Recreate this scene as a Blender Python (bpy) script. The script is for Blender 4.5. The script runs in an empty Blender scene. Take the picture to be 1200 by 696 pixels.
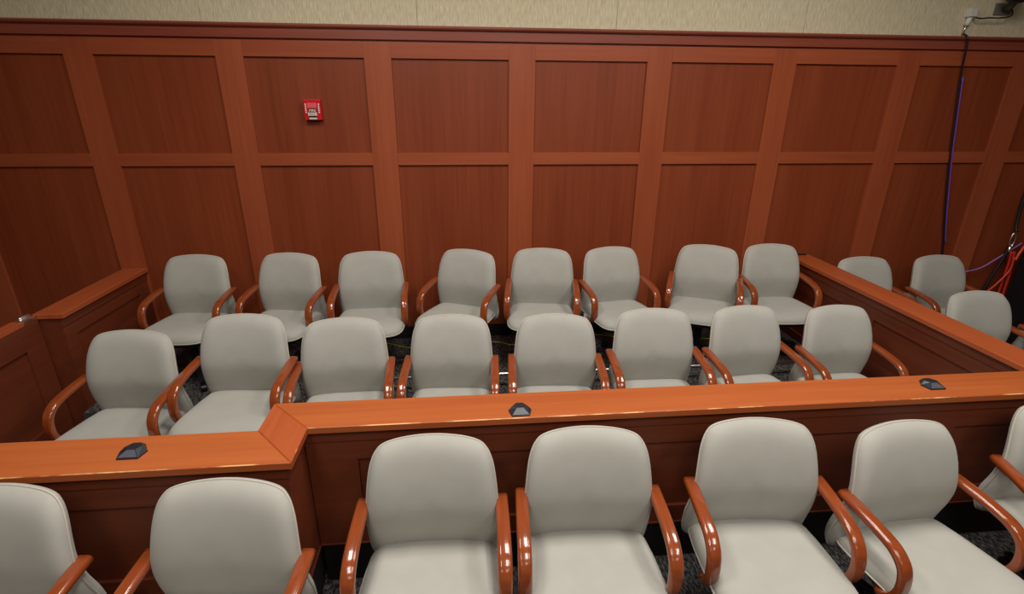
import bpy, bmesh, math, random
from mathutils import Vector, Matrix
random.seed(7)
S = bpy.context.scene
COL = S.collection
PI = math.pi

# ------------------------------------------------------------------ materials
def new_mat(name):
    m = bpy.data.materials.new(name); m.use_nodes = True
    nt = m.node_tree; nt.nodes.clear()
    out = nt.nodes.new('ShaderNodeOutputMaterial'); b = nt.nodes.new('ShaderNodeBsdfPrincipled')
    nt.links.new(b.outputs[0], out.inputs[0])
    return m, nt, b

def srgb(r, g, b):
    f = lambda c: (c/12.92 if c <= 0.04045 else ((c+0.055)/1.055)**2.4)
    return (f(r/255), f(g/255), f(b/255), 1)

def wood(name, dark, light, grain, rough=0.35, spec=0.5, coat=0.0, scratches=False):
    """grain: axis letter along which the fibres run"""
    m, nt, b = new_mat(name)
    L = nt.links.new
    tc = nt.nodes.new('ShaderNodeTexCoord'); mp = nt.nodes.new('ShaderNodeMapping')
    sc = {'x': (0.9, 26, 26), 'y': (26, 0.9, 26), 'z': (26, 26, 0.9)}[grain]
    mp.inputs['Scale'].default_value = sc
    L(tc.outputs['Object'], mp.inputs[0])
    n = nt.nodes.new('ShaderNodeTexNoise'); n.inputs['Scale'].default_value = 1.6
    n.inputs['Detail'].default_value = 6; n.inputs['Roughness'].default_value = 0.6
    L(mp.outputs[0], n.inputs['Vector'])
    mp2 = nt.nodes.new('ShaderNodeMapping')
    sc2 = {'x': (0.35, 4, 4), 'y': (4, 0.35, 4), 'z': (4, 4, 0.35)}[grain]
    mp2.inputs['Scale'].default_value = sc2
    L(tc.outputs['Object'], mp2.inputs[0])
    n2 = nt.nodes.new('ShaderNodeTexNoise'); n2.inputs['Scale'].default_value = 1.3; n2.inputs['Detail'].default_value = 3
    L(mp2.outputs[0], n2.inputs['Vector'])
    add = nt.nodes.new('ShaderNodeMath'); add.operation = 'ADD'
    m1 = nt.nodes.new('ShaderNodeMath'); m1.operation = 'MULTIPLY'; m1.inputs[1].default_value = 0.5
    m2 = nt.nodes.new('ShaderNodeMath'); m2.operation = 'MULTIPLY'; m2.inputs[1].default_value = 0.5
    L(n.outputs[0], m1.inputs[0]); L(n2.outputs[0], m2.inputs[0])
    L(m1.outputs[0], add.inputs[0]); L(m2.outputs[0], add.inputs[1])
    r = nt.nodes.new('ShaderNodeValToRGB')
    r.color_ramp.elements[0].position = 0.33; r.color_ramp.elements[0].color = dark
    r.color_ramp.elements[1].position = 0.68; r.color_ramp.elements[1].color = light
    L(add.outputs[0], r.inputs[0])
    src = r.outputs[0]
    if scratches:
        n3 = nt.nodes.new('ShaderNodeTexNoise'); n3.inputs['Scale'].default_value = 17; n3.inputs['Detail'].default_value = 8
        n3.inputs['Roughness'].default_value = 0.75
        mp3 = nt.nodes.new('ShaderNodeMapping'); mp3.inputs['Scale'].default_value = (0.7, 1.5, 1); mp3.inputs['Rotation'].default_value = (0, 0, 0.5)
        L(tc.outputs['Object'], mp3.inputs[0]); L(mp3.outputs[0], n3.inputs['Vector'])
        r3 = nt.nodes.new('ShaderNodeValToRGB')
        r3.color_ramp.elements[0].position = 0.70; r3.color_ramp.elements[0].color = (0, 0, 0, 1)
        r3.color_ramp.elements[1].position = 0.74; r3.color_ramp.elements[1].color = (1, 1, 1, 1)
        L(n3.outputs[0], r3.inputs[0])
        mx = nt.nodes.new('ShaderNodeMixRGB'); mx.inputs[2].default_value = srgb(222, 160, 105)
        L(r3.outputs[0], mx.inputs[0]); L(src, mx.inputs[1]); src = mx.outputs[0]
    L(src, b.inputs['Base Color'])
    b.inputs['Roughness'].default_value = rough
    b.inputs['Specular IOR Level'].default_value = spec
    b.inputs['Coat Weight'].default_value = coat
    b.inputs['Coat Roughness'].default_value = 0.06
    bp = nt.nodes.new('ShaderNodeBump'); bp.inputs['Strength'].default_value = 0.03; bp.inputs['Distance'].default_value = 0.002
    L(n.outputs[0], bp.inputs['Height']); L(bp.outputs[0], b.inputs['Normal'])
    return m

def plain(name, col, rough=0.5, metal=0.0, spec=0.5, noise=0.12, nscale=60, bump=0.0):
    m, nt, b = new_mat(name); L = nt.links.new
    tc = nt.nodes.new('ShaderNodeTexCoord')
    n = nt.nodes.new('ShaderNodeTexNoise'); n.inputs['Scale'].default_value = nscale; n.inputs['Detail'].default_value = 4
    L(tc.outputs['Object'], n.inputs['Vector'])
    r = nt.nodes.new('ShaderNodeValToRGB')
    r.color_ramp.elements[0].position = 0.3; r.color_ramp.elements[1].position = 0.7
    r.color_ramp.elements[0].color = tuple(c*(1-noise) for c in col[:3]) + (1,)
    r.color_ramp.elements[1].color = tuple(min(1, c*(1+noise)) for c in col[:3]) + (1,)
    L(n.outputs[0], r.inputs[0]); L(r.outputs[0], b.inputs['Base Color'])
    b.inputs['Roughness'].default_value = rough; b.inputs['Metallic'].default_value = metal
    b.inputs['Specular IOR Level'].default_value = spec
    if bump:
        bp = nt.nodes.new('ShaderNodeBump'); bp.inputs['Strength'].default_value = bump; bp.inputs['Distance'].default_value = 0.003
        L(n.outputs[0], bp.inputs['Height']); L(bp.outputs[0], b.inputs['Normal'])
    return m

def fabric_mat(name, col, sheen=0.15):
    m, nt, b = new_mat(name); L = nt.links.new
    tc = nt.nodes.new('ShaderNodeTexCoord')
    big = nt.nodes.new('ShaderNodeTexNoise'); big.inputs['Scale'].default_value = 7; big.inputs['Detail'].default_value = 3
    L(tc.outputs['Object'], big.inputs['Vector'])
    wv = nt.nodes.new('ShaderNodeTexNoise'); wv.inputs['Scale'].default_value = 420; wv.inputs['Detail'].default_value = 2
    L(tc.outputs['Object'], wv.inputs['Vector'])
    r = nt.nodes.new('ShaderNodeValToRGB')
    r.color_ramp.elements[0].position = 0.3; r.color_ramp.elements[1].position = 0.7
    r.color_ramp.elements[0].color = tuple(c*0.95 for c in col[:3]) + (1,)
    r.color_ramp.elements[1].color = tuple(c*1.05 for c in col[:3]) + (1,)
    L(big.outputs[0], r.inputs[0]); L(r.outputs[0], b.inputs['Base Color'])
    b.inputs['Roughness'].default_value = 0.85; b.inputs['Specular IOR Level'].default_value = 0.2
    b.inputs['Sheen Weight'].default_value = sheen
    bp = nt.nodes.new('ShaderNodeBump'); bp.inputs['Strength'].default_value = 0.12; bp.inputs['Distance'].default_value = 0.001
    L(wv.outputs[0], bp.inputs['Height']); L(bp.outputs[0], b.inputs['Normal'])
    return m

def wallcover_mat():
    m, nt, b = new_mat('woven_wallcovering'); L = nt.links.new
    tc = nt.nodes.new('ShaderNodeTexCoord'); mp = nt.nodes.new('ShaderNodeMapping')
    mp.inputs['Scale'].default_value = (150, 150, 17); L(tc.outputs['Object'], mp.inputs[0])
    n = nt.nodes.new('ShaderNodeTexNoise'); n.inputs['Scale'].default_value = 1.0; n.inputs['Detail'].default_value = 4
    L(mp.outputs[0], n.inputs['Vector'])
    r = nt.nodes.new('ShaderNodeValToRGB')
    r.color_ramp.elements[0].position = 0.3; r.color_ramp.elements[0].color = srgb(186, 174, 142)
    r.color_ramp.elements[1].position = 0.65; r.color_ramp.elements[1].color = srgb(216, 206, 176)
    L(n.outputs[0], r.inputs[0]); L(r.outputs[0], b.inputs['Base Color'])
    b.inputs['Roughness'].default_value = 0.7; b.inputs['Specular IOR Level'].default_value = 0.25
    bp = nt.nodes.new('ShaderNodeBump'); bp.inputs['Strength'].default_value = 0.7; bp.inputs['Distance'].default_value = 0.004
    L(n.outputs[0], bp.inputs['Height']); L(bp.outputs[0], b.inputs['Normal'])
    return m

def carpet_mat():
    m, nt, b = new_mat('dark_carpet'); L = nt.links.new
    tc = nt.nodes.new('ShaderNodeTexCoord'); mp = nt.nodes.new('ShaderNodeMapping')
    mp.inputs['Scale'].default_value = (90, 30, 90); L(tc.outputs['Object'], mp.inputs[0])
    n = nt.nodes.new('ShaderNodeTexNoise'); n.inputs['Scale'].default_value = 1.4; n.inputs['Detail'].default_value = 5
    L(mp.outputs[0], n.inputs['Vector'])
    r = nt.nodes.new('ShaderNodeValToRGB')
    r.color_ramp.elements[0].position = 0.42; r.color_ramp.elements[0].color = srgb(38, 38, 42)
    r.color_ramp.elements[1].position = 0.66; r.color_ramp.elements[1].color = srgb(112, 108, 104)
    L(n.outputs[0], r.inputs[0]); L(r.outputs[0], b.inputs['Base Color'])
    b.inputs['Roughness'].default_value = 0.95; b.inputs['Specular IOR Level'].default_value = 0.1
    bp = nt.nodes.new('ShaderNodeBump'); bp.inputs['Strength'].default_value = 0.8; bp.inputs['Distance'].default_value = 0.006
    L(n.outputs[0], bp.inputs['Height']); L(bp.outputs[0], b.inputs['Normal'])
    return m

def worn_mat():
    m, nt, b = new_mat('worn_edge_wood'); L = nt.links.new
    tc = nt.nodes.new('ShaderNodeTexCoord'); n = nt.nodes.new('ShaderNodeTexNoise')
    n.inputs['Scale'].default_value = 7; n.inputs['Detail'].default_value = 6
    L(tc.outputs['Object'], n.inputs['Vector'])
    r = nt.nodes.new('ShaderNodeValToRGB')
    r.color_ramp.elements[0].position = 0.46; r.color_ramp.elements[0].color = srgb(172, 84, 44)
    r.color_ramp.elements[1].position = 0.58; r.color_ramp.elements[1].color = srgb(236, 178, 120)
    L(n.outputs[0], r.inputs[0]); L(r.outputs[0], b.inputs['Base Color'])
    b.inputs['Roughness'].default_value = 0.4
    return m

M = {}
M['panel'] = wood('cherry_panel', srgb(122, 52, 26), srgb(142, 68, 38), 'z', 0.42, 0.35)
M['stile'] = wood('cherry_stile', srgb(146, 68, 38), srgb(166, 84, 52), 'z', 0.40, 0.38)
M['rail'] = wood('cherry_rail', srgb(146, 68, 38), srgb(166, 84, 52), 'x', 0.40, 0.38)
M['moulding'] = wood('cherry_moulding', srgb(126, 58, 42), srgb(148, 76, 58), 'x', 0.33, 0.5)
M['cap_x'] = wood('rail_cap_wood', srgb(164, 82, 40), srgb(184, 100, 52), 'x', 0.36, 0.4, 0.0, True)
M['cap_y'] = wood('divider_cap_wood', srgb(160, 74, 40), srgb(180, 92, 50), 'y', 0.36, 0.4)
M['body_x'] = wood('shaded_box_front_wood', srgb(100, 46, 26), srgb(120, 58, 34), 'x', 0.40, 0.4)  # cherry made darker, shade on the box front put into the colour
M['body_y'] = wood('shaded_box_side_wood', srgb(96, 43, 25), srgb(116, 56, 33), 'y', 0.40, 0.4)  # darkened likewise: shade of dividers and gate is in the colour
M['arm'] = wood('chair_arm_wood', srgb(124, 54, 24), srgb(152, 74, 36), 'y', 0.16, 0.5, 0.6)
M['worn'] = worn_mat()
M['fabric'] = fabric_mat('grey_upholstery', srgb(170, 168, 160))
M['piping'] = fabric_mat('pale_piping', srgb(186, 179, 167))
M['cover'] = wallcover_mat()
M['carpet'] = carpet_mat()
M['black'] = plain('black_plastic', srgb(24, 24, 26), 0.45)
M['rubber'] = plain('black_rubber_base', srgb(26, 23, 21), 0.6)
M['chrome'] = plain('chrome', (0.8, 0.8, 0.8), 0.15, 1.0, noise=0.02)
M['alu'] = plain('brushed_edge_metal', (0.85, 0.85, 0.86), 0.3, 1.0, noise=0.05)
M['white'] = plain('white_plastic', srgb(205, 205, 198), 0.5, noise=0.04)
M['red'] = plain('alarm_red', srgb(205, 22, 34), 0.35, noise=0.06)
M['redcable'] = plain('red_cable', srgb(196, 40, 30), 0.45)
M['violet'] = plain('violet_cable', srgb(120, 78, 190), 0.45)
M['yellow'] = plain('yellow_cable', srgb(190, 190, 40), 0.5)
M['ceil'] = plain('ceiling_tile', srgb(190, 186, 176), 0.9, noise=0.03, nscale=200)
M['device'] = plain('mic_black', srgb(34, 38, 44), 0.35, noise=0.2, nscale=150)
M['deviceface'] = plain('mic_reflection_grey', srgb(78, 79, 88), 0.42, noise=0.1)  # grey of a reflection painted into the slanted face of the black housing
M['paint'] = plain('grey_paint', srgb(170, 160, 140), 0.85, noise=0.04)

# ------------------------------------------------------------------ mesh helpers
def link(o, parent=None):
    COL.objects.link(o)
    if parent is not None: o.parent = parent
    return o

def obj(name, bm, mat, parent=None, smooth=False, mats=None):
    me = bpy.data.meshes.new(name)
    bmesh.ops.recalc_face_normals(bm, faces=bm.faces)
    bm.to_mesh(me); bm.free()
    for m in (mats or [mat]): me.materials.append(m)
    if smooth:
        for p in me.polygons: p.use_smooth = True
    o = bpy.data.objects.new(name, me)
    return link(o, parent)

def empty(name, loc=(0, 0, 0), rz=0.0):
    o = bpy.data.objects.new(name, None); o.empty_display_size = 0.1
    o.location = loc; o.rotation_euler = (0, 0, rz)
    return link(o)

def tag(o, label, cat, group=None):
    o['label'] = label; o['category'] = cat
    if group: o['group'] = group
    return o

def struct(o):
    o['kind'] = 'structure'; return o

def box(bm, x0, x1, y0, y1, z0, z1, bev=0.0, mi=0):
    v = [bm.verts.new((x, y, z)) for z in (z0, z1) for y in (y0, y1) for x in (x0, x1)]
    F = [(0, 2, 3, 1), (4, 5, 7, 6), (0, 1, 5, 4), (2, 6, 7, 3), (0, 4, 6, 2), (1, 3, 7, 5)]
    fs = [bm.faces.new([v[i] for i in f]) for f in F]
    for f in fs: f.material_index = mi
    if bev > 0:
        es = list({e for f in fs for e in f.edges})
        bmesh.ops.bevel(bm, geom=es, offset=bev, segments=2, profile=0.7, affect='EDGES')

def boxobj(name, dims, mat, parent=None, bev=0.0):
    bm = bmesh.new(); box(bm, *dims, bev=bev); return obj(name, bm, mat, parent)

def prism(bm, poly, z0, z1, mi=0):
    n = len(poly)
    a = [bm.verts.new((x, y, z0)) for x, y in poly]; b = [bm.verts.new((x, y, z1)) for x, y in poly]
    bm.faces.new(list(reversed(a))).material_index = mi; bm.faces.new(b).material_index = mi
    for i in range(n):
        j = (i+1) % n
        bm.faces.new((a[i], a[j], b[j], b[i])).material_index = mi

def catmull(pts, per=8, closed=False):
    P = [Vector(p) for p in pts]; out = []
    n = len(P); rng = n if closed else n-1
    for i in range(rng):
        p0 = P[(i-1) % n] if (closed or i > 0) else P[0]*2-P[1]
        p1 = P[i]; p2 = P[(i+1) % n]
        p3 = P[(i+2) % n] if (closed or i+2 < n) else P[n-1]*2-P[n-2]
        for k in range(per):
            t = k/per
            out.append(0.5*((2*p1)+(-p0+p2)*t+(2*p0-5*p1+4*p2-p3)*t*t+(-p0+3*p1-3*p2+p3)*t**3))
    if not closed: out.append(P[-1])
    return out

def sweep(bm, path, section, side=None, closed=False, caps=True):
    """section: (a, b) pairs; a along side vector, b along path-normal"""
    n = len(path); rings = []
    prev = None
    for i, p in enumerate(path):
        if closed: t = (path[(i+1) % n]-path[i-1]).normalized()
        else: t = (path[min(i+1, n-1)]-path[max(i-1, 0)]).normalized()
        if side is not None:
            s = Vector(side); s = (s-t*s.dot(t)).normalized()
        else:
            if prev is None:
                ref = Vector((0, 0, 1)) if abs(t.z) < 0.9 else Vector((1, 0, 0))
                s = t.cross(ref).normalized()
            else:
                s = (prev-t*prev.dot(t)).normalized()
        prev = s
        nn = t.cross(s).normalized()
        rings.append([bm.verts.new(p+s*a+nn*b) for a, b in section])
    m = len(section)
    for i in range(n if closed else n-1):
        A, B = rings[i], rings[(i+1) % n]
        for k in range(m):
            bm.faces.new((A[k], A[(k+1) % m], B[(k+1) % m], B[k]))
    if caps and not closed:
        bm.faces.new(list(reversed(rings[0]))); bm.faces.new(rings[-1])

def circ(r, n=8): return [(r*math.cos(2*PI*k/n), r*math.sin(2*PI*k/n)) for k in range(n)]

def rrect(w, h, r, n=3):
    out = []
    for cx, cy, a0 in ((w/2-r, h/2-r, 0), (-w/2+r, h/2-r, PI/2), (-w/2+r, -h/2+r, PI), (w/2-r, -h/2+r, 1.5*PI)):
        for k in range(n+1):
            a = a0+k/n*PI/2; out.append((cx+r*math.cos(a), cy+r*math.sin(a)))
    return out

def tube(name, pts, r, mat, parent=None, per=8, n=8):
    bm = bmesh.new(); sweep(bm, catmull(pts, per), circ(r, n)); return obj(name, bm, mat, parent, smooth=True)

def lathe(bm, prof, n=24, c=(0, 0, 0), axis='z'):
    rings = []
    for r, h in prof:
        ring = []
        for k in range(n):
            a = 2*PI*k/n; x, y = r*math.cos(a), r*math.sin(a)
            p = {'z': (x, y, h), 'y': (x, h, y), 'x': (h, x, y)}[axis]
            ring.append(bm.verts.new((p[0]+c[0], p[1]+c[1], p[2]+c[2])))
        rings.append(ring)
    for i in range(len(rings)-1):
        for k in range(n):
            bm.faces.new((rings[i][k], rings[i][(k+1) % n], rings[i+1][(k+1) % n], rings[i+1][k]))
    bm.faces.new(rings[0]); bm.faces.new(list(reversed(rings[-1])))

# ------------------------------------------------------------------ the room
CEIL = 3.70
XL, XR, YF = -4.6, 6.4, -9.0
struct(boxobj('floor', (XL-0.1, XR+0.1, YF-0.1, 0.1, -0.1, 0.0), M['carpet']))
struct(boxobj('ceiling', (XL-0.1, XR+0.1, YF-0.1, 0.1, CEIL, CEIL+0.1), M['ceil']))
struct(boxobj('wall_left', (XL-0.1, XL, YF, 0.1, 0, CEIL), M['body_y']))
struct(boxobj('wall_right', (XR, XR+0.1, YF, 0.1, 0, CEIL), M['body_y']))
struct(boxobj('wall_front', (XL, XR, YF-0.1, YF, 0, CEIL), M['paint']))

WY = 0.018                       # back of the recess; stiles come out to y = 0
wall = struct(boxobj('wall_back', (XL, XR, WY+0.012, 0.1, 0, CEIL), M['paint']))
ZT, ZM1, ZM0, ZC = 2.308, 1.680, 1.594, 2.408
panels = [(-4.33, -3.545), (-3.36, -2.556), (-2.378, -1.611), (-1.434, -0.643), (-0.460, 0.349), (0.536, 1.345), (1.527, 2.295),
          (2.471, 3.270), (3.450, 4.230), (4.415, 5.195), (5.375, 6.16)]
ZB = 0.30
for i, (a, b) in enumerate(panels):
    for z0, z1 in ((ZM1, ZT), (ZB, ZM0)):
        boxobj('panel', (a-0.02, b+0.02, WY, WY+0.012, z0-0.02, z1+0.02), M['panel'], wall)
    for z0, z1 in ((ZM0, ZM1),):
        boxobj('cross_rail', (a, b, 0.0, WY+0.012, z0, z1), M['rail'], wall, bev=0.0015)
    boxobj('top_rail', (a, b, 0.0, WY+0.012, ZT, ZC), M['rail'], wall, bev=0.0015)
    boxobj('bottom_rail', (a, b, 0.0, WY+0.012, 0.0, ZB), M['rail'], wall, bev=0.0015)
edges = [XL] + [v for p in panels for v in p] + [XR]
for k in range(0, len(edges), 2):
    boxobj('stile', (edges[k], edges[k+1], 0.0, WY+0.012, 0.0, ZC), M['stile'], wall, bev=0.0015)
# crown moulding of the wainscot: groove, frieze, cap
boxobj('moulding_groove', (XL, XR, 0.008, 0.03, ZC, ZC+0.012), M['moulding'], wall)
bm = bmesh.new(); box(bm, XL, XR, -0.012, 0.03, ZC+0.012, ZC+0.072, 0.004)
obj('frieze', bm, M['moulding'], wall)
bm = bmesh.new()
prof = [(0.03, 2.478), (-0.014, 2.478), (-0.030, 2.486), (-0.036, 2.494), (-0.036, 2.502), (-0.028, 2.508), (0.03, 2.508)]
a = [bm.verts.new((XL, y, z)) for y, z in prof]; b = [bm.verts.new((XR, y, z)) for y, z in prof]
bm.faces.new(a); bm.faces.new(list(reversed(b)))
for k in range(len(prof)):
    j = (k+1) % len(prof); bm.faces.new((a[k], a[j], b[j], b[k]))
obj('moulding_cap', bm, M['moulding'], wall)
# woven wallcovering, hung in drops with fine seams
seams = [XL, -3.06, -1.63, 0.64, 2.34, 3.72, 5.1, XR]
seams = [XL, -3.05, -1.66, -0.27, 1.10, 2.48, 3.16+0.7, 5.24, XR]
for k in range(len(seams)-1):
    boxobj('wallcovering', (seams[k]+0.0012, seams[k+1]-0.0012, 0.006, 0.03, 2.505, CEIL), M['cover'], wall)

struct(boxobj('baseboard_back', (-2.340, 2.720, -0.008, 0.0005, 0.0, 0.305), M['rubber']))
# riser that carries the back row
rz = 0.20
riser = struct(boxobj('riser', (-2.40, 2.715, -0.95, -0.009, 0.0, rz), M['carpet'], bev=0.004))

# ------------------------------------------------------------------ jury box
ZR = 0.851; CT = 0.028
def cap_poly(bm, poly, front_edges=(), ch=0.003):
    """flat board with chamfered upper arris; chosen arrises show worn wood (material 1)"""
    n = len(poly)
    def inset(d):
        out = []
        for i in range(n):
            p0, p1, p2 = Vector(poly[i-1]), Vector(poly[i]), Vector(poly[(i+1) % n])
            d1 = (p1-p0).normalized(); d2 = (p2-p1).normalized()
            n1 = Vector((-d1.y, d1.x)); n2 = Vector((-d2.y, d2.x))
            k = (n1+n2); k = k/max(1e-6, (1+n1.dot(n2)))
            out.append(p1+k*d)
        return out
    lo = [bm.verts.new((x, y, ZR-CT)) for x, y in poly]
    mid = [bm.verts.new((x, y, ZR-ch)) for x, y in poly]
    top = [bm.verts.new((p.x, p.y, ZR)) for p in inset(ch)]
    bm.faces.new(list(reversed(lo))); bm.faces.new(top)
    for i in range(n):
        j = (i+1) % n
        bm.faces.new((lo[i], lo[j], mid[j], mid[i]))
        f = bm.faces.new((mid[i], mid[j], top[j], top[i]))
        if i in front_edges: f.material_index = 1

yb, yf, y0b, y0f, xb, xf = -2.001, -2.192, -2.191, -2.398, -0.81, -0.626
XE = 3.2
rail = tag(empty('jury_box_rail', (0, 0, 0)), 'long low cherry wood front of the jury box with a wide flat orange cap', 'railing')
# caps, mitred at the two corners of the step
G = 0.0004
bm = bmesh.new(); cap_poly(bm, [(-3.2, y0f), (xf-G, y0f), (xb-G, y0b), (-3.2, y0b)], (0,)); obj('cap', bm, None, rail, mats=[M['cap_x'], M['worn']])
bm = bmesh.new(); cap_poly(bm, [(xf, y0f+G), (xf, yf-G), (xb, yb-G), (xb, y0b+G)], (0,)); obj('cap', bm, None, rail, mats=[M['cap_y'], M['worn']])
bm = bmesh.new(); cap_poly(bm, [(xf+G, yf), (XE, yf), (XE, yb), (xb+G, yb)], (0,)); obj('cap', bm, None, rail, mats=[M['cap_x'], M['worn']])
ov = 0.028                        # overhang of the cap
TZ = ZR-CT
BK = 0.235                         # black base height
def run_front(x0, x1, y_face, y_back, panels_):
    """one straight run of the front, facing -y"""
    boxobj('core', (x0, x1, y_face+0.016, y_back, BK, TZ), M['body_x'], rail)
    boxobj('fascia', (x0, x1, y_face-0.006, y_face+0.016, TZ-0.058, TZ), M['body_x'], rail, bev=0.002)
    boxobj('upper_rail', (x0, x1, y_face, y_face+0.016, TZ-0.150, TZ-0.06), M['body_x'], rail, bev=0.0015)
    boxobj('lower_rail', (x0, x1, y_face, y_face+0.016, BK, BK+0.09), M['body_x'], rail, bev=0.0015)
    xs = [x0] + [v for p in panels_ for v in p] + [x1]
    for k in range(0, len(xs), 2):
        boxobj('post', (xs[k], xs[k+1], y_face, y_face+0.016, BK+0.09, TZ-0.150), M['body_x'], rail, bev=0.0015)
    boxobj('base_strip', (x0+0.002, x1-0.002, y_face+0.022, y_back, 0, BK), M['rubber'], rail)
    boxobj('base_bead', (x0, x1, y_face-0.004, y_face+0.02, BK-0.008, BK), M['body_x'], rail, bev=0.002)
run_front(-3.2, xf-ov-0.001, y0f+ov, y0b-ov, [(-2.9, -2.0), (-1.9, -0.80)])
run_front(xf-ov+0.001, XE, yf+ov, yb-ov, [(-0.455, 0.30), (0.40, 1.20), (1.30, 2.10), (2.20, 3.0)])
# the short return of the step, facing +x
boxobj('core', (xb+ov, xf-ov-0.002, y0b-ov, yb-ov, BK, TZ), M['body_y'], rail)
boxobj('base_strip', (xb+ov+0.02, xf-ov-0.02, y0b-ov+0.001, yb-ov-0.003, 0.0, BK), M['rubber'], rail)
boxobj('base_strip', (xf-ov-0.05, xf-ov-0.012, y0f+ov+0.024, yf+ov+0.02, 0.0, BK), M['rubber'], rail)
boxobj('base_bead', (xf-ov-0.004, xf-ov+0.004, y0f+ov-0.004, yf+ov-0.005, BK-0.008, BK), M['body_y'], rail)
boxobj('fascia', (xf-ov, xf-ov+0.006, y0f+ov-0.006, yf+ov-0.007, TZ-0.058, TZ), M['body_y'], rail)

# right divider
rd = tag(empty('jury_box_divider', (0, 0, 0)), 'long low cherry wood side wall right of the jury box chairs', 'divider', 'side walls of the jury box')
def divider(t, x0, x1, ya, yb_, inner, outer, pans):
    bm = bmesh.new(); cap_poly(bm, [(x0, ya), (x1, ya), (x1, yb_), (x0, yb_)]); obj('cap', bm, None, t, mats=[M['cap_y'], M['worn']])
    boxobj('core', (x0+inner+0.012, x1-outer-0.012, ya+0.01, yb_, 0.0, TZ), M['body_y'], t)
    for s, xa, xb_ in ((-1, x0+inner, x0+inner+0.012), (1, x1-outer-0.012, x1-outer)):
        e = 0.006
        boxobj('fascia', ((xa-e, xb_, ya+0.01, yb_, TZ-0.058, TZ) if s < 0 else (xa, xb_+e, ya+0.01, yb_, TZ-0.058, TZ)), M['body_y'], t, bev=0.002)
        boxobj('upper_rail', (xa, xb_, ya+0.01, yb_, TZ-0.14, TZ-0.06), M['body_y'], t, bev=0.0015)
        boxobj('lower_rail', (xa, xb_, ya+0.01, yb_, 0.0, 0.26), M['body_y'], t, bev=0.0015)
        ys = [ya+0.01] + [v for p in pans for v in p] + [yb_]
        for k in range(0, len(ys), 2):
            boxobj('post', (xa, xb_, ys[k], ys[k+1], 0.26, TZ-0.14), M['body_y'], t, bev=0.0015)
divider(rd, 2.696, 2.881, yb+0.0006, -0.001, 0.026, 0.026, [(-1.85, -1.0), (-0.88, -0.12)])
ld = tag(empty('jury_box_divider', (0, 0, 0)), 'short cherry wood side wall left of the chairs, ending at the swing gate', 'divider', 'side walls of the jury box')
divider(ld, -2.538, -2.368, -0.905, -0.001, 0.020, 0.026, [(-0.80, -0.12)])

# swing gate left of the box
gt = tag(empty('swing_gate', (-2.535, -0.93, 0)), 'cherry wood swing gate, darkened for shade, at the left end of the jury box', 'gate')
def gbox(name, y0, y1, z0, z1, x0, x1, mat, bev=0.002): return boxobj(name, (x0+2.535, x1+2.535, y0+0.93, y1+0.93, z0, z1), mat, gt, bev)
gx0, gx1, gy0, gy1, gz0, gz1 = -2.570, -2.505, -1.98, -0.935, 0.06, 0.850
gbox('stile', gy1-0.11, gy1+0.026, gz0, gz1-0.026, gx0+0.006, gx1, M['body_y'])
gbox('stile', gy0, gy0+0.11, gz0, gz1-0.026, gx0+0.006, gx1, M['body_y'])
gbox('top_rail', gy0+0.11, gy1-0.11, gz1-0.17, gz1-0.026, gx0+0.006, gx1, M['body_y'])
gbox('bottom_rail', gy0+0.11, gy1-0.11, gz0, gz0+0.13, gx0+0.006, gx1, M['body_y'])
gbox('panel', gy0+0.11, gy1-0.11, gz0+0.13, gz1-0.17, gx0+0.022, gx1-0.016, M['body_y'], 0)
gbox('cap', gy0, gy1-0.075, gz1-0.026, gz1, gx0, gx1+0.002, M['cap_y'])
h = gbox('hinge', gy1-0.072, gy1+0.022, gz1-0.024, gz1+0.004, gx0+0.010, gx1-0.004, M['alu'], 0.004); h['label'] = 'shiny chrome pivot hinge'
bm = bmesh.new(); lathe(bm, [(0.006, -0.040), (0.012, -0.034), (0.012, 0.034), (0.006, 0.040)], 14, (-0.004, -0.022, 0.856), 'y'); obj('glint_roll', bm, M['alu'], h, smooth=True)  # rounded metal roll added to catch the ceiling lights as a glint

# chrome foot rail at the edge of the riser
FR = tag(empty('foot_rail', (0, -0.85, rz)), 'straight chrome foot rail low behind the middle row of chairs', 'foot rail')
tube('bar', [(-1.06, 0, 0.102), (0.8, 0, 0.102), (2.60, 0, 0.102)], 0.0145, M['alu'], FR, per=2, n=12)
for x in (-0.95, -0.10, 0.50, 1.42, 1.98, 2.56):
    bm = bmesh.new(); lathe(bm, [(0.03, 0.0005), (0.03, 0.006), (0.009, 0.008), (0.009, 0.092)], 14, (x, 0, 0)); obj('post', bm, M['alu'], FR, smooth=False)

# ------------------------------------------------------------------ chairs
def ring_cushion(outline, centre, front_t, back_t, pf, pb, place, nr=12):
    """outline: closed list of 2-D points; place(u, v, d) -> 3-D, d = thickness offset (+ towards the sitter)"""
    bm = bmesh.new(); n = len(outline)
    def side(sgn, T, p):
        rings = []
        for i in range(1, nr+1):
            q = i/nr; s = 1-(1-q)**1.9
            d = T*(max(0.0, 1-s**p))**0.5
            rings.append([bm.verts.new(place(centre[0]+(u-centre[0])*s, centre[1]+(v-centre[1])*s, sgn*d)) for u, v in outline])
        c = bm.verts.new(place(centre[0], centre[1], sgn*T))
        for k in range(n): bm.faces.new((c, rings[0][k], rings[0][(k+1) % n]))
        for i in range(nr-1):
            for k in range(n): bm.faces.new((rings[i][k], rings[i+1][k], rings[i+1][(k+1) % n], rings[i][(k+1) % n]))
        return rings
    side(1, front_t, pf); side(-1, back_t, pb)
    bmesh.ops.remove_doubles(bm, verts=bm.verts, dist=1e-5)
    return bm

SEAT_Z = 0.452                    # top of the seat
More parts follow.
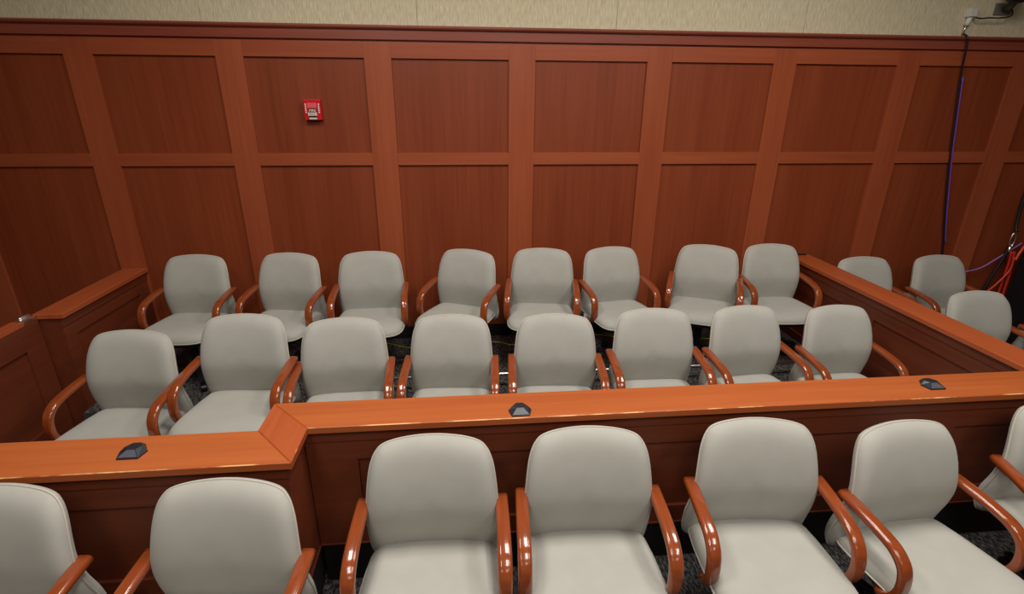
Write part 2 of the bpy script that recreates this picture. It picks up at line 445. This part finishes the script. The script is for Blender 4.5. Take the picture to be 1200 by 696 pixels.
# back outline: half width by height h above the seat
half = [(0.256, -0.07), (0.260, -0.02), (0.260, 0.02), (0.257, 0.07), (0.253, 0.135), (0.248, 0.20), (0.242, 0.262), (0.234, 0.315), (0.223, 0.352), (0.208, 0.378), (0.185, 0.397), (0.138, 0.409), (0.065, 0.416)]
back_out = [(0, 0.418)] + [(-a, b) for a, b in reversed(half)] + [(-0.236, -0.112), (-0.18, -0.128), (0, -0.132), (0.18, -0.128), (0.236, -0.112)] + half
back_out = [(p.x, p.y) for p in catmull([(a, b, 0) for a, b in back_out], 4, True)]
def interp(tab, t):
    if t <= tab[0][0]: return tab[0][1]
    for (a, va), (b, vb) in zip(tab, tab[1:]):
        if t <= b:
            k = (t-a)/(b-a); k = k*k*(3-2*k); return va+(vb-va)*k
    return tab[-1][1]
ptab = [(p.x, p.y) for p in catmull([(-0.14, 0.250, 0), (-0.07, 0.252, 0), (0.0, 0.240, 0), (0.08, 0.217, 0), (0.16, 0.205, 0), (0.24, 0.216, 0), (0.33, 0.242, 0), (0.43, 0.278, 0)], 6)]
def ylin(h):
    if h <= ptab[0][0]: return ptab[0][1]
    for (a, va), (b, vb) in zip(ptab, ptab[1:]):
        if h <= b: return va+(vb-va)*(h-a)/(b-a)
    return ptab[-1][1]
def place_back(u, h, d):
    return (u*0.975, ylin(h)+0.018-0.45*u*u-d, SEAT_Z+h)
# seat outline (x, y): rear at +y
seat_half = [(0.08, -0.258), (0.15, -0.252), (0.205, -0.235), (0.240, -0.196), (0.252, -0.14), (0.254, -0.06), (0.252, 0.04), (0.246, 0.14), (0.225, 0.215), (0.12, 0.240)]
seat_out = [(0, -0.260)] + seat_half + [(0, 0.244)] + [(-a, b) for a, b in reversed(seat_half)]
seat_out = [(p.x, p.y) for p in catmull([(a, b, 0) for a, b in seat_out], 4, True)]
def place_seat(x, y, d):
    fall = -0.022*max(0.0, (-y-0.10)/0.16)**2
    tilt = -0.05*(y+0.05)
    dish = 0.30*x*x if d > 0 else 0
    return (x, y, SEAT_Z-0.048+fall+tilt+d+dish*(1-abs(x)/0.25))

def make_chair(loc, rz_, label, group, drop=0.0):
    t = empty('jury_chair', loc, rz_); tag(t, label, 'chair', group)
    bk = obj('backrest', ring_cushion(back_out, (0, 0.17), 0.050, 0.045, 9, 8, place_back), M['fabric'], t, smooth=True)
    bm = bmesh.new(); sweep(bm, [Vector(place_back(u*1.003, v, 0.0)) for u, v in back_out], circ(0.0038, 6), closed=True)
    obj('piping', bm, M['piping'], bk, smooth=True)
    st = obj('seat', ring_cushion(seat_out, (0, -0.02), 0.050, 0.030, 9, 6, place_seat), M['fabric'], t, smooth=True)
    bm = bmesh.new(); sweep(bm, [Vector(place_seat(u*1.003, v, 0.0)) for u, v in seat_out], circ(0.0038, 6), closed=True)
    obj('piping', bm, M['piping'], st, smooth=True)
    bm = bmesh.new(); prism(bm, [(u*0.86, v*0.86) for u, v in seat_out], SEAT_Z-0.10, SEAT_Z-0.060)
    obj('seat_pan', bm, M['black'], t)
    for s in (-1, 1):
        pts = [(0.258, 0.222, 0.630), (0.260, 0.13, 0.622), (0.261, 0.04, 0.609), (0.261, -0.025, 0.592), (0.261, -0.068, 0.556),
               (0.261, -0.083, 0.505), (0.260, -0.079, 0.450), (0.257, -0.055, 0.405), (0.238, -0.012, 0.376), (0.15, 0.02, 0.367)]
        bm = bmesh.new(); sweep(bm, catmull([(s*x, y, z) for x, y, z in pts], 5), rrect(0.050, 0.031, 0.0125, 4), side=(1, 0, 0))
        obj('armrest', bm, M['arm'], t, smooth=True)
    # bracket carrying the back
    bm = bmesh.new(); sweep(bm, catmull([(0, 0.10, 0.345), (0, 0.22, 0.345), (0, 0.292, 0.375), (0, 0.292, 0.46), (0, 0.276, 0.56)], 5), rrect(0.085, 0.012, 0.005, 2), side=(1, 0, 0))
    obj('back_bracket', bm, M['black'], t, smooth=True)
    bm = bmesh.new(); lathe(bm, [(0.026, 0.10-drop), (0.026, 0.25), (0.019, 0.251), (0.019, SEAT_Z-0.11), (0.10, SEAT_Z-0.112), (0.10, SEAT_Z-0.0995)], 16)
    obj('column', bm, M['black'], t)
    bm = bmesh.new(); lathe(bm, [(0.045, 0.070-drop), (0.052, 0.085-drop), (0.045, 0.115-drop), (0.026, 0.125-drop)], 16)
    obj('base_hub', bm, M['black'], t)
    for k in range(5):
        a = 2*PI*k/5+0.3
        d = Vector((math.cos(a), math.sin(a), 0))
        bm = bmesh.new(); sweep(bm, [d*0.03+Vector((0, 0, 0.095-drop)), d*0.15+Vector((0, 0, 0.088-drop)), d*0.255+Vector((0, 0, 0.068-drop))], rrect(0.034, 0.022, 0.006, 2), side=(-d.y, d.x, 0))
        lg = obj('base_leg', bm, M['black'], t)
        bm = bmesh.new()
        prof = [(0.012, -0.020), (0.024, -0.018), (0.0255, -0.012), (0.0255, 0.012), (0.024, 0.018), (0.012, 0.020)]
        lathe(bm, prof, 12, (0, 0, 0), 'x')
        c = d*0.248
        bmesh.ops.rotate(bm, cent=(0, 0, 0), matrix=Matrix.Rotation(a+0.6+k, 3, 'Z'), verts=bm.verts)
        bmesh.ops.translate(bm, vec=(c.x, c.y, 0.0258-drop), verts=bm.verts)
        bmesh.ops.create_cone(bm, cap_ends=True, segments=8, radius1=0.006, radius2=0.006, depth=0.036, matrix=Matrix.Translation((c.x, c.y, 0.052-drop)))
        obj('caster', bm, M['black'], lg)
    return t

def copy_tree(o, parent=None):
    c = o.copy(); COL.objects.link(c)
    if parent is not None: c.parent = parent
    for ch in list(o.children):
        copy_tree(ch, c)
    return c

BT = 0.262                       # how far the top of the back stands behind the swivel axis
# rows: (x of back top, y of back top, turn in degrees (+ = towards the picture's left), seat lift, label)
BR, MR, FRW, OR = 'grey jury chairs in the back row', 'grey jury chairs in the middle row', 'grey chairs in front of the rail', 'grey chairs right of the divider'
#CHAIRS_BEGIN
chairs = [
 (-1.86, -0.29, 0, 0, rz, BR, 'grey armchair at the left end of the back row beside the left side wall'),
 (-1.225, -0.29, 6, 0, rz, BR, 'grey armchair second from the left end of the back row'),
 (-0.67, -0.29, -6, 0, rz, BR, 'grey armchair third from the left end of the back row'),
 (0.036, -0.29, 20, 0, rz, BR, 'grey armchair turned left, fourth from the left end of the back row'),
 (0.580, -0.29, 3, 0, rz, BR, 'straight grey armchair between two turned ones in the middle of the back row'),
 (1.09, -0.29, -15, 0, rz, BR, 'grey armchair in the back row turned right, with a white tag under its seat'),
 (1.86, -0.29, 20, 0, rz, BR, 'grey armchair turned left, second from the right end of the back row'),
 (2.355, -0.29, -4, 0, rz, BR, 'grey armchair at the right end of the back row, touching the right side wall'),
 (-1.790, -1.25, 1, 0, 0, MR, 'grey armchair at the left end of the middle row beside the swing gate'),
 (-1.218, -1.20, 0, 0.055, 0, MR, 'higher grey armchair second from the left end of the middle row'),
 (-0.688, -1.20, -7, 0.015, 0, MR, 'grey armchair third from the left end of the middle row'),
 (-0.082, -1.20, -1, 0.015, 0, MR, 'grey armchair fourth from the left end of the middle row'),
 (0.522, -1.20, -1, 0, 0, MR, 'grey armchair in the middle row right behind the central black microphone'),
 (1.11, -1.20, -4, 0.015, 0, MR, 'grey armchair third from the right end of the middle row'),
 (1.678, -1.20, -10, 0.015, 0, MR, 'grey armchair second from the right end of the middle row'),
 (2.280, -1.20, -8, 0, 0, MR, 'grey armchair at the right end of the middle row against the right side wall'),
 (-1.52, -2.485, 0, 0, 0, FRW, 'grey armchair in front of the rail, cut off by the left edge of the photo'),
 (-0.80, -2.52, 0, 0, 0, FRW, 'grey armchair in front of the forward step of the rail next to its corner'),
 (-0.14, -2.33, -3, 0, 0, FRW, 'grey armchair in front of the rail just right of its step'),
 (0.457, -2.33, -2, 0, 0, FRW, 'grey armchair in front of the rail just below the central black microphone'),
 (1.135, -2.33, -1, 0, 0, FRW, 'grey armchair in front of the rail, third from the right edge of the photo'),
 (1.695, -2.40, -12, 0, 0, FRW, 'grey armchair turned right in front of the rail, second from the right edge'),
 (2.505, -2.33, 4, 0, 0, FRW, 'grey armchair in front of the rail, cut off by the right edge of the photo'),
 (3.14, -0.30, -4, 0.03, 0, OR, 'grey armchair just behind the far end of the right side wall'),
 (3.78, -0.30, -6, 0.03, 0, OR, 'grey armchair against the panelled wall beneath the hanging black cable'),
 (3.40, -1.03, -4, 0, 0, OR, 'grey armchair close behind the right side wall, below the red cables'),
 (4.03, -1.03, 0, 0, 0, OR, 'grey armchair by the red cables, cut off by the right edge of the photo'),
]
#CHAIRS_END
WIDTH = {(-0.082, -1.20): 0.96, (-0.688, -1.20): 0.98, (1.678, -1.20): 0.96, (2.280, -1.20): 0.95, (0.522, -1.20): 0.98}   # slightly narrower chairs
protos = {}
for x, y, deg, lift, zf, grp, lab in chairs:
    a = math.radians(-(deg+(2 if grp == OR else 5)))
    # facing -y at 0; forward = (sin, -cos) rotated
    fx, fy = math.sin(a), -math.cos(a)
    k = 0.94 if grp == BR else 1.0
    loc = (x+fx*BT*k, y+fy*BT*k, zf+lift)
    key = round(lift, 3)
    if key not in protos:
        c = protos[key] = make_chair(loc, a, lab, grp, drop=lift)
    else:
        c = copy_tree(protos[key]); c.location = loc; c.rotation_euler = (0, 0, a); tag(c, lab, 'chair', grp)
    c.scale = (k*WIDTH.get((x, y), 1.0), k, k)

for o in list(COL.objects):
    if 'white tag' in str(o.get('label', '')):
        bm = bmesh.new()
        v = [bm.verts.new(p) for p in ((-0.2760, 0.085, 0.408), (-0.2380, 0.055, 0.402), (-0.2330, 0.050, 0.352), (-0.2680, 0.078, 0.350))]
        f = bm.faces.new(v); r = bmesh.ops.extrude_face_region(bm, geom=[f])
        bmesh.ops.translate(bm, vec=(0.0006, 0.0012, 0), verts=[e for e in r['geom'] if isinstance(e, bmesh.types.BMVert)])
        tg = obj('care_tag', bm, M['white'], o); tg['label'] = 'white paper tag'

# ------------------------------------------------------------------ small things
# three boundary microphones on the rail
def make_mic(loc, rz_, label):
    t = empty('microphone', loc, rz_); tag(t, label, 'microphone', 'black microphones on the rail')
    lo = [(-0.036, -0.038), (0.036, -0.038), (0.047, 0.004), (0.020, 0.044), (-0.020, 0.044), (-0.047, 0.004)]
    hi = [(-0.014, -0.004), (0.014, -0.004), (0.030, 0.012), (0.013, 0.034), (-0.013, 0.034), (-0.030, 0.012)]
    bm = bmesh.new()
    a = [bm.verts.new((x, y, 0.0005)) for x, y in lo]; m_ = [bm.verts.new((x, y, 0.006)) for x, y in lo]; b = [bm.verts.new((x, y, 0.020)) for x, y in hi]
    bm.faces.new(list(reversed(a))); bm.faces.new(b)
    for i in range(6):
        j = (i+1) % 6
        bm.faces.new((a[i], a[j], m_[j], m_[i])); bm.faces.new((m_[i], m_[j], b[j], b[i]))
    obj('housing', bm, M['device'], t)
    bm = bmesh.new()
    q = [Vector((-0.032, -0.0355, 0.0072)), Vector((0.032, -0.0355, 0.0072)), Vector((0.0135, -0.0075, 0.0188)), Vector((-0.0135, -0.0075, 0.0188))]
    nrm = Vector((0, -0.5, 0.87)).normalized()
    f0 = [bm.verts.new(p-nrm*0.001) for p in q]; f1 = [bm.verts.new(p+nrm*0.0012) for p in q]
    bm.faces.new(list(reversed(f0))); bm.faces.new(f1)
    for i in range(4): bm.faces.new((f0[i], f0[(i+1) % 4], f1[(i+1) % 4], f1[i]))
    obj('reflecting_face', bm, M['deviceface'], t)
    return t
mic = make_mic((0.212, -2.145, ZR), 0.0, 'black wedge microphone at the middle of the front rail')
for loc, r, lab in (((-1.205, -2.295, ZR), 0.0, 'black wedge microphone on the forward left part of the rail'), ((2.09, -2.095, ZR), 0.0, 'black wedge microphone on the right part of the front rail')):
    c = copy_tree(mic); c.location = loc; c.rotation_euler = (0, 0, r); tag(c, lab, 'microphone', 'black microphones on the rail')

# fire alarm pull station
fa = tag(empty('fire_alarm', (-1.017, -0.0, 1.974)), 'red fire alarm pull station with white lettering on the panelled wall', 'fire alarm')
W_, H_ = 0.114, 0.134
bm = bmesh.new(); box(bm, -W_/2, W_/2, -0.030, WY-0.001, -H_/2, H_/2, 0.004); obj('housing', bm, M['red'], fa)
pk = plain('alarm_pink', srgb(226, 92, 98), 0.4); dk = plain('alarm_dark', srgb(60, 16, 20), 0.5)
boxobj('instruction_plate', (-0.032, 0.030, -0.033, -0.0295, 0.012, 0.045), pk, fa, 0.001)
boxobj('recess', (-0.026, 0.026, -0.0315, -0.0295, -0.060, 0.008), dk, fa)
hd = boxobj('pull_handle', (-0.030, 0.030, -0.044, -0.0325, -0.040, -0.018), M['white'], fa, 0.003)
boxobj('lower_bar', (-0.026, 0.026, -0.036, -0.0325, -0.063, -0.051), M['white'], fa, 0.001)
def text(name, s, size, loc, mat, parent, ext=0.0006):
    cu = bpy.data.curves.new(name, 'FONT'); cu.body = s; cu.size = size; cu.align_x = 'CENTER'; cu.align_y = 'CENTER'; cu.extrude = ext
    o = bpy.data.objects.new(name, cu); COL.objects.link(o)
    dg = bpy.context.evaluated_depsgraph_get()
    me = bpy.data.meshes.new_from_object(o.evaluated_get(dg)); bpy.data.objects.remove(o); bpy.data.curves.remove(cu)
    me.transform(Matrix.Translation(loc) @ Matrix.Rotation(PI/2, 4, 'X'))
    me.materials.clear(); me.materials.append(mat)
    r = bpy.data.objects.new(name, me); return link(r, parent)
wt = plain('alarm_white', srgb(240, 236, 232), 0.5, noise=0.02)
text('lettering', 'FIRE', 0.026, (0, -0.0322, -0.006), wt, fa)
text('lettering', 'PULL', 0.018, (0, -0.0445, -0.029), M['red'], hd)
for s in (-1, 1):
    bm = bmesh.new()
    for k in range(5): box(bm, s*0.044-0.004, s*0.044+0.004, -0.0315, -0.0295, 0.036-k*0.013-0.004, 0.036-k*0.013+0.004)
    obj('side_marks', bm, wt, fa)

# wall box and camera mount at the upper right
jb = tag(empty('junction_box', (3.735, 0.006, 2.655)), 'small white junction box on the beige wall above the black cable', 'junction box')
bm = bmesh.new(); box(bm, -0.028, 0.028, -0.045, -0.0005, -0.02, 0.035, 0.004); obj('box', bm, M['white'], jb)
bm = bmesh.new(); sweep(bm, [Vector((0.0, -0.02, -0.018)), Vector((-0.005, -0.02, -0.045)), Vector((-0.014, -0.02, -0.075))], circ(0.018, 12)); obj('connector', bm, M['white'], jb, smooth=True)
bm = bmesh.new(); sweep(bm, [Vector((-0.014, -0.02, -0.074)), Vector((-0.018, -0.018, -0.13))], circ(0.006, 8)); obj('boot', bm, M['alu'], jb, smooth=True)
cm = tag(empty('camera', (3.96, 0.006, 2.71)), 'black camera on a wall bracket at the upper right corner', 'camera')
bm = bmesh.new(); box(bm, -0.035, 0.10, -0.012, -0.0005, -0.055, 0.02, 0.003); obj('wall_plate', bm, plain('bracket_grey', srgb(110, 104, 96), 0.5), cm)
bm = bmesh.new(); sweep(bm, [Vector((0.03, -0.01, -0.02)), Vector((0.0, -0.10, -0.02)), Vector((-0.03, -0.16, 0.02))], circ(0.014, 10)); obj('arm', bm, plain('bracket_dark', srgb(70, 66, 62), 0.5), cm, smooth=True)
bm = bmesh.new(); lathe(bm, [(0.02, 0.10), (0.065, 0.09), (0.075, 0.05), (0.070, 0.015), (0.048, -0.008), (0.02, -0.014)], 24, (-0.03, -0.16, 0.01)); obj('housing', bm, M['black'], cm, smooth=True)
o = tube('camera_cable', [(3.752, -0.040, 2.630), (3.79, -0.05, 2.622), (3.856, -0.05, 2.628), (3.94, -0.05, 2.628), (4.021, -0.05, 2.643), (4.015, -0.055, 2.675), (3.992, -0.062, 2.680)], 0.0050, M['black'])
tag(o, 'black cable looping from the white box to the camera on the beige wall', 'cable')
o = tube('hanging_cable', [(3.717, -0.012, 2.525), (3.728, -0.046, 2.50), (3.742, -0.046, 2.45), (3.80, -0.010, 2.233), (3.855, -0.009, 1.926), (3.909, -0.009, 1.634), (3.996, -0.009, 1.255), (4.098, -0.009, 0.872), (4.14, -0.010, 0.60), (4.17, -0.010, 0.30), (4.2, -0.03, 0.010)], 0.0068, M['black'])
tag(o, 'black cable hanging down the panelled wall from the white box', 'cable')
o = tube('violet_cable', [(3.818, -0.012, 2.233), (3.872, -0.012, 1.926), (3.926, -0.012, 1.634), (4.013, -0.012, 1.255), (4.061, -0.012, 1.06), (4.100, -0.014, 0.93)], 0.004, M['violet'])
tag(o, 'thin violet cable running down beside the hanging black cable', 'cable')

# cable bundle at the right edge
bx, bz = 4.675, 0.955
rg = tag(empty('carabiner', (bx, -0.055, bz)), 'silver metal clip holding the bundle of red cables at the right edge', 'clip')
ring = [Vector((0.030*math.cos(a)*0.75, 0, 0.062*math.sin(a))) for a in [2*PI*k/28 for k in range(28)]]
bm = bmesh.new(); sweep(bm, ring, circ(0.006, 8), closed=True); obj('ring', bm, M['alu'], rg, smooth=True)
bm = bmesh.new(); lathe(bm, [(0.012, -0.11), (0.014, -0.10), (0.014, -0.062), (0.008, -0.058)], 12); obj('swivel', bm, M['alu'], rg, smooth=True)
def cable(name, pts, r, mat, lab, grp=None): return tag(tube(name, pts, r, mat), lab, 'cable', grp)
RC = 'red cables at the right edge'
cable('red_cable', [(4.668, -0.085, 0.86), (4.678, -0.088, 0.75), (4.676, -0.09, 0.63), (4.672, -0.10, 0.43), (4.67, -0.14, 0.2), (4.66, -0.24, 0.014)], 0.010, M['redcable'], 'red cable hanging straight down from the silver clip, left strand of the pair', RC)
cable('red_cable', [(4.692, -0.087, 0.86), (4.706, -0.095, 0.74), (4.711, -0.10, 0.60), (4.709, -0.11, 0.42), (4.71, -0.15, 0.2), (4.72, -0.24, 0.014)], 0.010, M['redcable'], 'red cable hanging straight down from the silver clip, right strand of the pair', RC)
cable('red_cable', [(4.680, -0.112, 0.82), (4.678, -0.115, 0.70), (4.605, -0.11, 0.576), (4.54, -0.09, 0.466), (4.49, -0.08, 0.30), (4.47, -0.10, 0.014)], 0.008, plain('bright_red_cable', srgb(206, 62, 44), 0.45), 'thinner red cable branching away to the lower left from the bundle')
cable('red_cable', [(4.700, -0.112, 0.79), (4.725, -0.11, 0.87), (4.79, -0.09, 0.935), (4.90, -0.08, 0.97), (5.05, -0.05, 0.95)], 0.009, plain('orange_cable', srgb(226, 84, 50), 0.45), 'orange-red cable rising to the right out of the silver clip')
cable('violet_cable', [(4.81, -0.026, 0.917), (4.727, -0.026, 0.857), (4.621, -0.03, 0.785), (4.488, -0.035, 0.703), (4.352, -0.04, 0.672), (4.22, -0.04, 0.64), (4.14, -0.04, 0.45), (4.12, -0.05, 0.014)], 0.0055, plain('lilac_cable', srgb(168, 120, 200), 0.45), 'lilac cable sagging between the silver clip and the chair at the wall')
cable('black_strap', [(4.683, -0.055, 1.022), (4.683, -0.035, 1.10), (4.684, -0.02, 1.31), (4.70, -0.02, 1.8), (4.71, -0.02, 2.30)], 0.012, M['black'], 'black cord rising from the silver clip along the right edge of the wall')
cable('black_cable', [(4.672, -0.050, 0.90), (4.655, -0.05, 0.80), (4.620, -0.045, 0.66), (4.585, -0.04, 0.50), (4.56, -0.04, 0.3), (4.56, -0.05, 0.014)], 0.011, M['black'], 'black cable hanging behind the red branching cable')
cs = tag(empty('black_block', (4.98, -0.20, 0)), 'plain black case on the floor at the right edge behind the chairs', 'case')  # plain black block filling the dark area at the right edge
bm = bmesh.new(); box(bm, -0.20, 0.30, -0.22, 0.12, 0.02, 0.80, 0.012); obj('body', bm, M['black'], cs)
bm = bmesh.new(); box(bm, -0.20, 0.30, -0.22, 0.12, 0.81, 0.86, 0.012); obj('lid', bm, M['black'], cs)
for x in (-0.16, 0.26):
    bm = bmesh.new(); box(bm, x-0.02, x+0.02, -0.18, 0.08, 0.0, 0.02, 0.003); obj('foot', bm, M['rubber'], cs)

# yellow cord on the riser behind the chairs
cable('floor_cord', [(-0.95, -0.145, rz+0.005), (-0.673, -0.095, rz+0.005), (-0.42, -0.203, rz+0.005), (-0.1, -0.145, rz+0.005), (0.234, -0.145, rz+0.005), (0.398, -0.208, rz+0.005), (0.8, -0.105, rz+0.005), (1.10, -0.075, rz+0.005), (1.25, -0.131, rz+0.005), (1.6, -0.185, rz+0.005), (1.93, -0.215, rz+0.005), (2.11, -0.245, rz+0.005)], 0.0042, M['yellow'], 'yellow cord lying along the floor under the back row')
# white tag under a chair of the back row, and the pen-like strip on the right side wall
o = boxobj('pen', (2.735, 2.845, -0.035, -0.022, ZR+0.0005, ZR+0.011), M['black'], None, 0.003); tag(o, 'thin black pen lying on the far end of the right side wall', 'pen')

# ------------------------------------------------------------------ ceiling lights
def troffer(x, y, w):
    t = tag(empty('ceiling_light', (x, y, CEIL)), 'recessed louvred fluorescent ceiling light with two tubes', 'ceiling light', 'ceiling lights of the courtroom')
    bm = bmesh.new()
    for a in (-0.305, 0.285): box(bm, a, a+0.02, -0.61, 0.61, -0.012, -0.0005)
    for b in (-0.61, 0.59): box(bm, -0.285, 0.285, b, b+0.02, -0.012, -0.0005)
    obj('frame', bm, M['white'], t)
    bm = bmesh.new(); box(bm, -0.01, 0.01, -0.59, 0.59, -0.012, -0.002)
    for k in (-1, 1): box(bm, -0.285, 0.285, k*0.2-0.012, k*0.2+0.012, -0.0119, -0.002)
    obj('louvre', bm, M['white'], t)
    for s in (-1, 1):
        for k in (-1, 0, 1):
            la = bpy.data.lights.new('fluorescent_tube', 'AREA'); la.shape = 'RECTANGLE'; la.size = 0.15; la.size_y = 0.34
            la.energy = w/6; la.color = (1.0, 0.955, 0.885); la.spread = math.radians(180)
            lo = bpy.data.objects.new('fluorescent_tube', la); lo.location = (s*0.145, k*0.4, -0.016); link(lo, t)
for x in (-1.0, 0.6, 2.2):
    for y, e in ((-2.20, 44.0), (-4.55, 34.0), (-6.85, 11.0)):
        troffer(x, y, e)

# ------------------------------------------------------------------ world, camera, view
w = bpy.data.worlds.new('world'); S.world = w; w.use_nodes = True
w.node_tree.nodes['Background'].inputs[0].default_value = (1.0, 0.93, 0.84, 1); w.node_tree.nodes['Background'].inputs[1].default_value = 0.02
cd = bpy.data.cameras.new('camera'); co = bpy.data.objects.new('scene_camera', cd); COL.objects.link(co)
cd.sensor_width = 36.0; cd.sensor_fit = 'HORIZONTAL'; cd.lens = 609.332/1200*36.0; cd.clip_start = 0.02
yaw, pitch, roll = -0.0961, 0.3631, 0.0070
fwd = Vector((-math.sin(yaw)*math.cos(pitch), math.cos(yaw)*math.cos(pitch), -math.sin(pitch)))
right = Vector((math.cos(yaw), math.sin(yaw), 0)); up = right.cross(fwd)
r2 = right*math.cos(roll)+up*math.sin(roll); u2 = up*math.cos(roll)-right*math.sin(roll)
mw = Matrix((r2, u2, -fwd)).transposed().to_4x4(); mw.translation = (0, -3.966, 2.05)
co.matrix_world = mw
S.camera = co
S.view_settings.view_transform = 'Standard'; S.view_settings.look = 'None'; S.view_settings.gamma = 1.0
S.view_settings.use_curve_mapping = False; S.view_settings.exposure = -0.1
